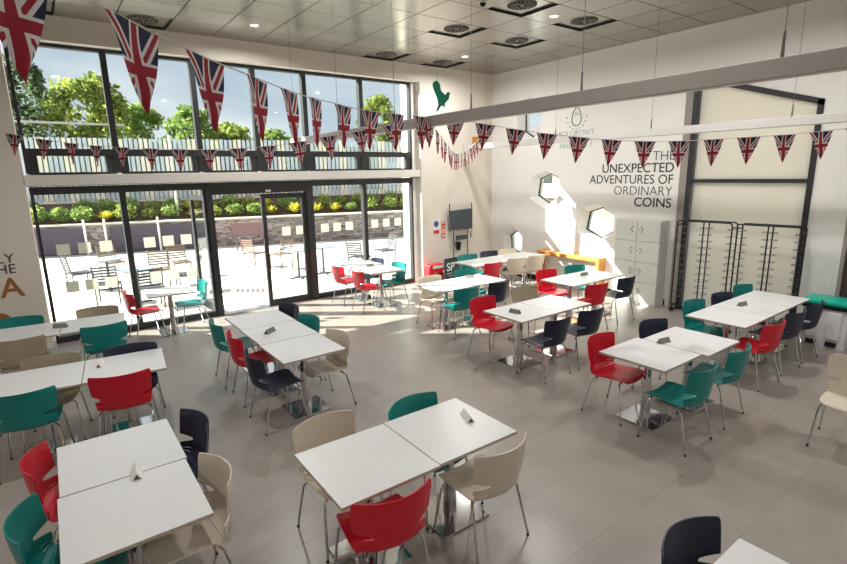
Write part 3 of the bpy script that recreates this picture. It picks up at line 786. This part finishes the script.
# menu holders on the tables
def menu(x, y, deg, light, lab):
    r = empty('menu_holder', (x, y, TH), radians(deg), lab, 'menu holder', 'little prism menu holders on the tables')
    MB().prism([(-.033, .0), (.033, .0), (.0, .055)], -.08, .08, 'Y').build('prism_body', 'menu_white' if light else 'menu_grey', r)
    MB().prism([(-.020, .006), (.020, .006), (.0, .04)], -.0815, -.0805, 'Y').build('end_opening', 'menu_print', r)
    bm_ = MB(); bm_.box(-.0008, .0008, -.06, .06, .008, .042)
    o = bm_.build('printed_label', 'menu_print' if light else 'menu_white', r); o.location = (.0302, 0, .002); o.rotation_euler = (0, -radians(31), 0)
for a in [(2.42, 2.74, -20, 1, 'white prism menu holder on the front centre tables'), (2.01, 5.93, -57, 0, 'grey prism menu holder on the three-table row by the door'),
    (.235, 3.51, -6, 1, 'white prism menu holder over the joint of front left tables'), (.23, 5.98, -16, 1, 'white menu holder on the second left row'),
    (-.06, 7.94, 63, 0, 'dark prism menu holder on the row beside the pier'), (5.27, 9.02, 79, 0, 'grey menu holder on the pair right of the doors'),
    (6.04, 6.76, 48, 0, 'grey menu holder on the table in the sun patch'), (4.93, 4.60, 10, 0, 'small dark menu holder on the middle table pair'),
    (7.75, 5.54, 87, 0, 'dark menu holder on the tables before the lockers'), (5.29, 2.71, 80, 0, 'grey prism menu holder on the right offset tables'),
    (7.59, 2.83, 79, 0, 'dark menu holder on the row beside the tray racks')]: menu(*a)

# ------------------------------------------------------------------ lockers
lk = empty('locker_unit', (9.14, 4.92, 0), 0, 'pale grey eight-door locker unit against the lettered wall', 'lockers')
D_, W_, H_ = .305, .93, 1.66
MB().box(.015, D_, 0, W_, 0, H_, .004).build('carcass', 'locker_grey', lk)
for c_ in range(2):
    for q in range(4):
        y0, z0 = c_*W_/2, .04+q*(H_-.04)/4
        dd = MB().box(0, .018, y0+.005, y0+W_/2-.005, z0+.004, z0+(H_-.04)/4-.004, .002).build('locker_door', 'locker_grey', lk)
        yc = y0+(W_/2-.09 if c_ == 0 else .09)
        v = MB()
        for dy, dz in ((-.0, .045), (0, -.045), (.03 if c_ == 0 else -.03, 0)):
            v.tube([(-.003, yc-dy*1.0, z0+.22+dz), (.001, yc-dy, z0+.22+dz)], .014, 10)
        v.build('vent_hole', 'ink_dark', dd)
        MB().tube([(-.008, yc+(.045 if c_ == 0 else -.045), z0+.22), (.002, yc+(.045 if c_ == 0 else -.045), z0+.22)], .010, 10).build('lock', 'chrome', dd)

# ------------------------------------------------------------------ tray racks
def rack(y0, y1, lab):
    r = empty('tray_rack', (9.16, y0, 0), 0, lab, 'tray rack', 'black tray racks before the frosted window')
    W, H, D = y1-y0, 1.70, .20
    for x in (0, D):
        mm = W/2
        pts = [(x, .0, .12), (x, .0, H-.05)] + [(x, .05-.05*cos(t), H-.05+.05*sin(t)) for t in (pi/6, pi/3, pi/2)] + [(x, W-.05+.05*sin(t), H-.05+.05*cos(t)) for t in (pi/6, pi/3)] + [(x, W, H-.05), (x, W, .12)]
        MB().tube(pts, .013, 8).build('end_frame', 'rack_black', r, True)
        MB().tube([(x, mm, .12), (x, mm, H)], .012, 8).build('centre_post', 'rack_black', r)
        MB().tube([(x, 0, .13), (x, W, .13)], .013, 8).build('bottom_rail', 'rack_black', r)
    MB().tube([(0, 0, .13), (D, 0, .13)], .012).tube([(0, W, .13), (D, W, .13)], .012).tube([(0, 0, H-.08), (D, 0, H-.08)], .012).tube([(0, W, H-.08), (D, W, H-.08)], .012).build('side_rail', 'rack_black', r)
    for q in range(12):
        z = .28+q*.118
        for yy, s in ((.0, 1), (W/2, -1), (W/2, 1), (W, -1)):
            MB().tube([(.0, yy, z), (.03, yy+s*.085, z), (.06, yy+s*.10, z+.004), (D-.06, yy+s*.10, z+.004), (D-.03, yy+s*.085, z), (D, yy, z)], .005, 5).build('tray_support', 'wire_steel', r)
    for x in (0, D):
        for yy in (0.02, W-.02):
            MB().tube([(x-.012, yy, .045), (x+.012, yy, .045)], .045, 14).tube([(x, yy, .06), (x, yy, .13)], .012).build('castor', 'rubber', r)
rack(3.70, 4.62, 'black wheeled tray rack on the left, next to the lockers')
rack(2.72, 3.62, 'black wheeled tray rack on the right, next to the bin')

# ------------------------------------------------------------------ bin
bn = empty('waste_bin', (9.10, 2.22, 0), 0, 'white twin pedal bin with black rim and teal lid by the brown door', 'bin')
bm_ = MB(); bm_.prism([(-.26, 0), (.26, 0), (.28, .575), (-.28, .575)], -.2, .2, 'X').build('bin_body', 'bin_white', bn)
MB().box(-.222, -.2, -.20, -.03, .14, .54, .008).box(-.222, -.2, .04, .21, .14, .54, .008).build('front_panel', 'bin_white', bn)
MB().box(-.235, -.2, -.18, -.05, .03, .10, .006).build('pedal', 'rack_black', bn)
MB().box(-.235, -.2, .06, .19, .03, .10, .006).build('pedal', 'rack_black', bn)
MB().box(-.225, .225, -.295, .295, .575, .63, .012).build('rim', 'rack_black', bn)
MB().box(-.235, .235, -.305, .305, .63, .70, .026).build('lid', 'bin_teal', bn, True)

# ------------------------------------------------------------------ wooden shelf, display stand, chalkboard, toy unit
sh = empty('wooden_bench', (9.22, 6.24, 0), 0, 'orange wood edged bench shelf on legs below hexagonal windows', 'bench')
MB().box(0, .23, 0, 1.70, .70, .78, .004).build('bench_top', 'orange_wood', sh)
MB().box(0, .23, 0, .09, 0, .70, .003).build('leg', 'orange_wood', sh)
MB().box(0, .23, 1.61, 1.70, 0, .70, .003).build('leg', 'orange_wood', sh)
MB().box(.20, .23,   .09, 1.61, .12, .66).build('back_panel', 'feature_white', sh)

ds = empty('display_stand', (8.30, 9.60, 0), 0, 'dark slate board on two tall thin poles against the wall', 'display stand')
teeth = [(-.37, 1.70), (.35, 1.73)] + [(.35-.72*k/12, 1.20+(.05 if k % 2 else 0)) for k in range(13)]
MB().prism(teeth, -.012, .012, 'Y').build('slate_board', 'slate', ds)
for x in (-.37, .35): MB().tube([(x, .02, 1.5), (x, .02, 1.87)], .012).build('upper_pole', 'rack_black', ds)
for x in (-.24, .22): MB().tube([(x, .02, .01), (x, .02, 1.3)], .012).build('leg', 'rack_black', ds)
MB().box(-.3, .28, -.1, .1, 0, .012).build('base', 'rack_black', ds)
MB().box(-.17, .17, -.05, .02, .97, 1.08, .004).build('small_tray', 'slate', ds)
MB().tube([(.33, .02, 1.0), (.33, .02, 1.16)], .012).build('pen_clip', 'rack_black', ds)
cup = empty('paper_cup_holder', (8.26, WY-.07, .70), 0, 'small black cup holder low on the wall between the thin poles', 'cup')
MB().lathe([(.045, 0), (.065, .19), (.07, .2)], 18).build('cup_body', 'void_black', cup, True)
MB().box(-.02, .02, .05, .07, .04, .16).build('wall_bracket', 'rack_black', cup)

cb = empty('chalkboard', (7.64, 9.18, 0), radians(4), 'small dark chalkboard sign with white SP letters behind the teal chair', 'sign')
MB().box(-.24, .24, -.012, .012, .06, .60).build('board', 'slate', cb)
MB().box(-.26, .26, -.018, .018, .60, .625).box(-.26, -.24, -.018, .018, 0, .6).box(.24, .26, -.018, .018, 0, .6).build('frame', 'rack_black', cb)
o = text_obj('text_line', 'SP', .27, 'chalk', (0, 0, 0), RB, 'LEFT', .004); o.parent = cb; o.location = (-.20, -.0145, .33)
MB().tube([(-.19, -.014, .26), (-.02, -.014, .27)], .006, 5).tube([(-.12, -.014, .20), (.05, -.014, .21)], .005, 5).build('chalk_line', 'chalk', cb)
for x in (-.2, .2): MB().tube([(x, .02, .4), (x, .16, .0)], .01).build('rear_leg', 'rack_black', cb)
tu = empty('toy_unit', (7.42, 9.56, 0), 0, 'red arched plastic play unit with white top beside the chalkboard', 'toy')
ar = [(-.26, 0), (-.26, .38)] + [(-.26+.06*(1-cos(t)), .38+.08*sin(t)) for t in (pi/6, pi/3, pi/2)] + [(.2+.06*sin(t), .38+.08*cos(t)) for t in (0, pi/6, pi/3)] + [(.26, .38), (.26, 0), (.15, 0), (.15, .26), (-.13, .26), (-.13, 0)]
MB().prism(ar, -.1, .1, 'Y').build('arch_body', 'toy_red', tu)
MB().box(-.15, .17, -.105, -.098, .36, .43).build('white_panel', 'paper_white', tu)
MB().box(-.05, .05, -.09, .02, .26+.001-.26, .2, .01).build('yellow_block', 'toy_yellow', tu)
MB().box(-.12, -.055, -.09, .02, 0, .22, .01).box(.055, .14, -.09, .02, 0, .16, .01).build('white_block', 'paper_white', tu)
MB().lathe([(.03, -.108), (.03, -.1)], 14).build('yellow_button', 'toy_yellow', tu, loc=(0, 0, .33)).rotation_euler = (0, 0, 0)
for c_ in tu.children:
    if c_.name.startswith('yellow_button'): c_.rotation_euler = (-pi/2, 0, 0); c_.location = (.02, -.208, .31)

# ------------------------------------------------------------------ outside
struct(MB().box(-30, 45, 10.12, 24, -.2, -.005).box(EX+.36, 45, -15, 10.12, -.2, -.005).build('terrace', 'paving'))
struct(MB().box(-60, 80, 24, 90, -.3, -.1).build('ground', 'grass'))
pb = empty('planter_box', (26, 18.5, 0), 0, 'long brown planter seen through the large hexagonal window', 'planter')
MB().box(-1, 1, -5, 5, -.1, .8).build('box_side', 'outdoor_wood', pb); MB().box(-.9, .9, -4.9, 4.9, .8, .86).build('soil', 'soil', pb)
hb = empty('distant_building', (44, 38, 0), 0, 'distant pale brick building beyond the terrace, through hexagonal windows', 'building')
MB().box(-3, 3, -9, 9, -.1, 5.2).build('wall', mat('brick_pale', (196, 176, 156), .85, noise=.1, nscale=3), hb)
MB().prism([(-3.4, 5.2), (3.4, 5.2), (0, 7.4)], -9.3, 9.3, 'Y').build('roof', mat('roof_slate', (96, 90, 92), .8), hb)
for k in range(5):
    MB().box(-3.05, -3, -8+3.6*k, -6.6+3.6*k, 1.4, 3.2).build('window', 'frame_dark', hb)
ANG = math.atan(-.354)
def fl(x, off): return 22.05-.354*x+off          # retaining wall line y(x)
def wallrun(x0, x1, off, th, z0, z1, name, m_, parent=None):
    c = ((x0+x1)/2, fl((x0+x1)/2, off+th/2)); L = (x1-x0)/cos(ANG)
    return MB().obox(c, ANG, L, th, z0, z1).build(name, m_, parent)
rw = empty('retaining_wall', (0, 0, 0), 0, 'low dry stone retaining wall with pale coping across the back of the terrace', 'wall')
wallrun(-9, 15, 0, .35, -.005, 1.02, 'stone_face', 'stone', rw)
wallrun(-9, 15, -.02, .40, 1.02, 1.08, 'coping', 'concrete_light', rw)
# planting bank behind the wall
bank = MB(); b_ = bank.bm
xs_ = [-9+k for k in range(25)]
for a, c_ in zip(xs_, xs_[1:]):
    v = [b_.verts.new(p) for p in ((a, fl(a, .38), 1.02), (c_, fl(c_, .38), 1.02), (c_, fl(c_, 2.3), 1.72), (a, fl(a, 2.3), 1.72))]
    b_.faces.new(v)
    v = [b_.verts.new(p) for p in ((a, fl(a, 2.3), 1.72), (c_, fl(c_, 2.3), 1.72), (c_, fl(c_, 18), 1.9), (a, fl(a, 18), 1.9))]
    b_.faces.new(v)
struct(bank.build('planting_bed', 'soil'))
# dark screen panels on the left stretch of the wall, with white posts
for k, (a, c_, lab) in enumerate(((-2.2, .95, 'left dark purple screen panel in front of the stone wall'), (1.75, 3.2, 'middle dark purple screen panel in front of the stone wall'), (3.25, 4.75, 'right dark purple screen panel in front of the stone wall'))):
    tag(wallrun(a, c_, -.15, .06, .02, .95, 'screen_panel', 'screen_purple'), lab, 'screen', 'dark screen panels along the wall')
for k, x in enumerate((1.0, 1.6, 3.22, 4.8)):
    lab = 'slim white post standing at the dark screens, ' + ('leftmost', 'second from left', 'third from left', 'rightmost')[k]
    tag(MB().tube([(x, fl(x, -.30), -.005), (x, fl(x, -.30), 1.25)], .04, 10).build('white_post', 'post_white'), lab, 'post', 'slim white posts by the wall')
lp = empty('lamp_post', (4.1, fl(4.1, .9), 1.1), 0, 'slim grey lamp post rising from the planting bed', 'lamp post')
MB().tube([(0, 0, 0), (0, 0, 3.1)], .05, 10).build('pole', 'post_white', lp)
MB().box(-.06, .06, -.3, .05, 3.1, 3.16).build('lamp_head', 'outdoor_metal', lp)
# palisade fence
fe = empty('palisade_fence', (0, fl(0, 2.4), 1.7), 0, 'tall palisade fence of pale blue and cream slats behind the planting', 'fence')
random.seed(3)
fb, fc = MB(), MB()
x = -8
ca = cos(ANG)
while x < 15:
    h = 2.5-.012*x
    fb.obox((x, -.354*x), ANG, .125, .02, .05, h+random.uniform(-.02, .02))
    x += .165
fb.build('slat_panel', 'fence_blue', fe).data.materials.append(MATS['fence_cream'])
fo = fe.children[0]
for p in fo.data.polygons: p.material_index = 1 if (p.index//6*7919) % 5 < 2 else 0
rl = MB()
for z in (.4, 2.0): rl.tube([(-8, 8*.354+.04, z), (15, -15*.354+.04, z)], .03, 6)
rl.build('rails', 'fence_rail', fe)
fe2 = empty('guard_rail', (0, 28.0, 0), 0, 'pale roadside guard rail beyond the fence at upper left', 'rail')
MB().box(-6, 3.5, -.05, .05, 5.02, 5.12).build('rail_beam', 'concrete_light', fe2)
po = MB()
for k in range(4): po.box(-5+2.8*k, -4.94+2.8*k, .05, .1, 1.75, 5.1)
po.build('rail_posts', 'fence_rail', fe2)
struct(MB().box(-60, 21, 33.5, 80, -.1, 4.6).build('embankment', 'grass'))

def leaf_cloud(mb, c, rad, n, sz):
    bm = mb.bm
    for _ in range(n):
        u = random.uniform(-1, 1); t = random.uniform(0, 2*pi); q = math.sqrt(1-u*u); rr = random.random()**.5
        p = Vector((c[0]+rad[0]*q*cos(t)*rr, c[1]+rad[1]*q*sin(t)*rr, c[2]+rad[2]*u*rr))
        d1 = Vector((random.gauss(0, 1), random.gauss(0, 1), random.gauss(0, 1))).normalized()
        d2 = d1.cross(Vector((random.gauss(0, 1), random.gauss(0, 1), random.gauss(0, 1)))).normalized()
        s = sz*random.uniform(.6, 1.3)
        vs = [bm.verts.new(p+v) for v in (d1*s, d2*s*.55, -d1*s, -d2*s*.55)]
        bm.faces.new(vs)
def tree(x, y, z0, h, w, lm, lab, cone=False, seed=1, dens=1.0):
    random.seed(seed)
    r = empty('tree', (x, y, z0), 0, lab, 'tree', 'trees beyond the fence')
    MB().tube([(0, 0, 0), (.05*w, 0, h*.3), (0, .04*w, h*.62)], [.05*h*.5, .035*h*.5, .015*h*.5], 10).build('trunk', 'bark', r, True)
    m_ = MB()
    if cone:
        for k in range(16):
            t = k/15; rr = w*.55*(1-t)**.8+.1
            for q in range(3):
                a = random.uniform(0, 2*pi)
                leaf_cloud(m_, (cos(a)*rr*.55, sin(a)*rr*.55, h*(.12+.86*t)), (rr*.6, rr*.6, h*.07), int(55*dens), .13)
    else:
        for k in range(34):
            u = random.uniform(-.6, 1); a = random.uniform(0, 2*pi); q = math.sqrt(max(0, 1-u*u))
            c = (w*.5*q*cos(a)*.8, w*.5*q*sin(a)*.8, h*.58+h*.36*u)
            leaf_cloud(m_, c, (w*.17, w*.17, h*.10), int(120*dens), .15)
    m_.build('foliage', lm, r)
for t in [(-1.9, 31, 1.5, 7.4, 4.2, 'leaf_dark', 'tall dark evergreen tree at the far left beyond the fence', False, 11),
          (.4, 36.0, 1.5, 7.8, 3.4, 'leaf_dark', 'dark pointed tree behind the leftmost pane', True, 12),
          (2.4, 31.0, 1.5, 6.3, 3.6, 'leaf_green', 'bushy bright green tree in the second upper pane', False, 13),
          (5.2, 35.5, 1.5, 5.4, 3.2, 'leaf_fresh', 'rounded green tree right of the first mullion', False, 14),
          (7.2, 31.5, 1.5, 4.9, 3.0, 'leaf_fresh', 'rounded green tree right of the second mullion', False, 15),
          (9.6, 33, 1.5, 4.3, 3.6, 'leaf_green', 'low green tree behind the large pennant in third pane', False, 16),
          (12.4, 33, 1.5, 4.0, 3.0, 'leaf_fresh', 'low green tree in the middle of the upper glazing', False, 17),
          (15.2, 32, 1.5, 3.7, 3.0, 'leaf_green', 'low green tree right of the upper glazing middle', False, 18),
          (19.9, 32, 1.5, 6.4, 3.2, 'leaf_green', 'green tree behind the rightmost upper pane', False, 19)]:
    tree(*t)
for k, (x, y) in enumerate([(60, 60), (19, 6.0), (21, 10), (24, 3)]):
    if k == 0: continue
    tree(x, y, 0, 4.2+k*.4, 3.2, 'leaf_green', ('green tree seen through the middle hexagonal window', 'green tree beyond the locker side of the end wall', 'green tree seen through the lowest hexagonal window', 'green tree far beyond the frosted window')[k], False, 30+k, .5)
# shrubs in the bed
def shrub_proto(m_, n, seed, spike):
    random.seed(seed); mb_ = MB()
    if spike:
        bm = mb_.bm
        for _ in range(n):
            a = random.uniform(0, 2*pi); t = random.uniform(.15, 1.1); L = random.uniform(.3, .6)
            d = Vector((cos(a)*sin(t), sin(a)*sin(t), cos(t))); s = Vector((-sin(a), cos(a), 0))*.03
            b0 = Vector((cos(a)*.05, sin(a)*.05, 0))
            p0, p1, p2 = b0, b0+d*L*.6, b0+d*L+Vector((0, 0, -.08))
            vs = [bm.verts.new(v) for v in (p0-s*.5, p0+s*.5, p1+s, p2, p1-s)]
            bm.faces.new(vs)
    else: leaf_cloud(mb_, (0, 0, .28), (.42, .42, .32), n, .07)
    r = empty('shrub'); mb_.build('foliage', m_, r)
    MB().tube([(0, 0, -.05), (.02, 0, .25)], [.03, .012], 6).build('stem', 'bark', r)
    return r
prot = [shrub_proto('leaf_yellow', 150, 1, True), shrub_proto('leaf_fresh', 420, 2, False), shrub_proto('leaf_green', 380, 3, False)]
firsts = [True]*3
random.seed(21)
cnt = 0
for row, (off, z) in enumerate(((.75, 1.14), (1.4, 1.38))):
    x = -2.6
    while x < 15.5:
        k = random.choice((0, 0, 1, 2) if 5 < x < 9 else (1, 2, 1, 0, 2))
        o = prot[k] if firsts[k] else copy_tree(prot[k]); firsts[k] = False
        o.location = (x, fl(x, off+random.uniform(-.15, .15)), z); sc = random.uniform(.68, 1.0); o.scale = (sc, sc, sc*random.uniform(.8, 1.05)); o.rotation_euler = (0, 0, random.uniform(0, 6))
        where = ('behind the leftmost lower panes', 'left of the open doorway', 'seen through the open doorway', 'seen through the closed door leaf', 'right of the doors', 'behind the rightmost lower panes')[min(5, max(0, int((x+2.6)/3.05)))]
        tag(o, '%s shrub, %s row of raised bed, %s' % (('spiky yellow-green', 'fresh green', 'dark green')[k], ('front', 'rear')[row], where), 'shrub', '%s shrubs in the %s row, %s' % (('spiky yellow-green', 'fresh green', 'dark green')[k], ('front', 'rear')[row], where))
        x += random.uniform(.62, .85); cnt += 1

# outdoor furniture
def outdoor_chair(m_):
    r = empty('patio_chair'); S_ = .44
    for k in range(5): MB().box(-.21, .21, -.20+.085*k, -.13+.085*k, .43, .45).build('seat_slat', m_, r)
    for k in range(6):
        z = .50+.062*k; MB().box(-.21, .21, -.245-.012*k, -.228-.012*k, z, z+.038).build('back_slat', m_, r)
    for sx in (-1, 1):
        MB().tube([(sx*.21, -.21, 0), (sx*.215, -.23, .45), (sx*.215, -.31, .88)], .015, 8).build('leg', m_, r)
        MB().tube([(sx*.21, .22, 0), (sx*.215, .21, .44)], .015, 8).build('leg', m_, r)
    MB().box(-.215, .215, .19, .21, .40, .43).box(-.215, -.195, -.22, .2, .40, .43).box(.195, .215, -.22, .2, .40, .43).build('seat_frame', m_, r)
    return r
oc = {'dark': outdoor_chair('outdoor_metal'), 'wood': outdoor_chair('outdoor_wood')}; of = {'dark': True, 'wood': True}
for (k, x, y, deg, lab) in [('dark', .45, 14.6, -75, 'dark slatted patio chair furthest left on the terrace'), ('dark', .85, 12.55, -12, 'dark slatted patio chair closest behind the leftmost pane'),
    ('wood', 1.25, 15.9, 200, 'brownish slatted patio chair behind the round grey patio table'), ('dark', 1.5, 11.55, 0, 'dark slatted patio chair directly behind the first mullion'),
    ('wood', 2.05, 13.8, 170, 'brownish slatted patio chair on far side of grey patio table'), ('wood', 2.7, 14.6, 185, 'pale slatted patio chair furthest back near the white posts'),
    ('dark', 2.45, 12.6, 70, 'dark slatted patio chair alone behind the pane left of the door'),
    ('wood', 4.75, 14.8, -60, 'wooden patio chair seen through the open doorway'), ('wood', 5.25, 14.0, 20, 'wooden patio chair seen through the closed door leaf'),
    ('dark', 6.7, 12.0, -60, 'dark patio chair behind the red chairs right of the doors'), ('dark', 7.9, 12.6, 90, 'dark patio chair behind the pair of tables right of doors')]:
    o = oc[k] if of[k] else copy_tree(oc[k]); of[k] = False
    o.location = (x, y, -.005); o.rotation_euler = (0, 0, radians(deg)); tag(o, lab, 'chair', 'slatted patio chairs on the terrace')
def patio_table():
    r = empty('patio_table')
    MB().lathe([(.36, .725), (.365, .735), (.36, .75)], 36).build('tabletop', 'outdoor_top', r)
    MB().tube([(0, 0, .02), (0, 0, .725)], .03, 12).build('column', 'outdoor_metal', r)
    MB().box(-.25, .25, -.03, .03, 0, .03).box(-.03, .03, -.25, .25, 0, .03).build('foot', 'outdoor_metal', r)
    return r
pt = patio_table()
for i, (x, y, lab) in enumerate([(1.0, 14.2, 'round grey patio table farthest left'), (1.35, 12.2, 'round grey patio table behind the first mullion'), (5.1, 12.4, 'dark patio table behind the closed door leaf'), (5.85, 11.6+.9, 'round grey patio table right of the doors outside')]):
    o = pt if i == 0 else copy_tree(pt); o.location = (x, y, -.005); tag(o, lab, 'table', 'round patio tables')
sg = empty('terrace_sign', (5.9, 18.6, 0), ANG, 'plum brown board on short posts before the stone wall', 'sign')
MB().box(-.62, .62, -.03, .03, .55, .98).build('board', 'sign_brown', sg)
for x in (-.5, .5): MB().tube([(x, 0, -.005), (x, 0, .6)], .03, 8).build('post', 'outdoor_metal', sg)
# exterior return wall and canopy fin that shade the left of the glazing
struct(MB().box(7.06, 7.18, GY-.02, 10.06, 0, HEAD).build('trim_8', 'feature_white'))
struct(MB().box(-.55, -.2, 10.08, 10.52, -.005, 5.2).box(GX1-.05, GX1+.3, 10.08, 10.45, -.005, 5.2).build('trim_7', 'concrete_light'))

# ------------------------------------------------------------------ light
sd = Vector((1.24, -1, -.922)).normalized()
sun = bpy.data.lights.new('sun', 'SUN'); sun.energy = 21; sun.angle = radians(.6); sun.color = (1, .95, .86)
so = bpy.data.objects.new('sun', sun); COL.objects.link(so); so.rotation_euler = sd.to_track_quat('-Z', 'Y').to_euler(); so.location = (-10, 20, 15)
w = bpy.data.worlds.new('World'); S.world = w; w.use_nodes = True; nt = w.node_tree
bg = nt.nodes['Background']; tc = nt.nodes.new('ShaderNodeTexCoord'); mp = nt.nodes.new('ShaderNodeMapping'); mp.inputs['Scale'].default_value = (1.2, 1.2, 3.5)
mp.inputs['Location'].default_value = (.3, .1, .0)
no = nt.nodes.new('ShaderNodeTexNoise'); no.inputs['Scale'].default_value = 2.0; no.inputs['Detail'].default_value = 7; no.inputs['Roughness'].default_value = .5
cr = nt.nodes.new('ShaderNodeValToRGB')
e = cr.color_ramp.elements; e[0].position = .36; e[0].color = srgb(184, 198, 216); e[1].position = .66; e[1].color = srgb(248, 249, 250)
e2 = cr.color_ramp.elements.new(.5); e2.color = srgb(213, 220, 230)
L = nt.links; L.new(tc.outputs['Generated'], mp.inputs['Vector']); L.new(mp.outputs[0], no.inputs['Vector']); L.new(no.outputs['Fac'], cr.inputs['Fac']); L.new(cr.outputs[0], bg.inputs['Color'])
bg.inputs['Strength'].default_value = 1.0

# ------------------------------------------------------------------ camera
cam = bpy.data.cameras.new('camera'); co_ = bpy.data.objects.new('camera', cam); COL.objects.link(co_); S.camera = co_
cam.sensor_width = 36; cam.lens = 504.95/847*36; cam.clip_start = .05; cam.clip_end = 300
y_, p_, r_ = .6355685, .21239867, -.01936421
F = Vector((sin(y_)*cos(p_), cos(y_)*cos(p_), -sin(p_))); R0 = Vector((cos(y_), -sin(y_), 0)); U0 = R0.cross(F)
R = cos(r_)*R0+sin(r_)*U0; U = -sin(r_)*R0+cos(r_)*U0
co_.matrix_world = Matrix(((R.x, U.x, -F.x, 0), (R.y, U.y, -F.y, 0), (R.z, U.z, -F.z, 2.62), (0, 0, 0, 1)))
S.view_settings.view_transform = 'Standard'; S.view_settings.look = 'None'; S.view_settings.gamma = 1; S.view_settings.exposure = .17
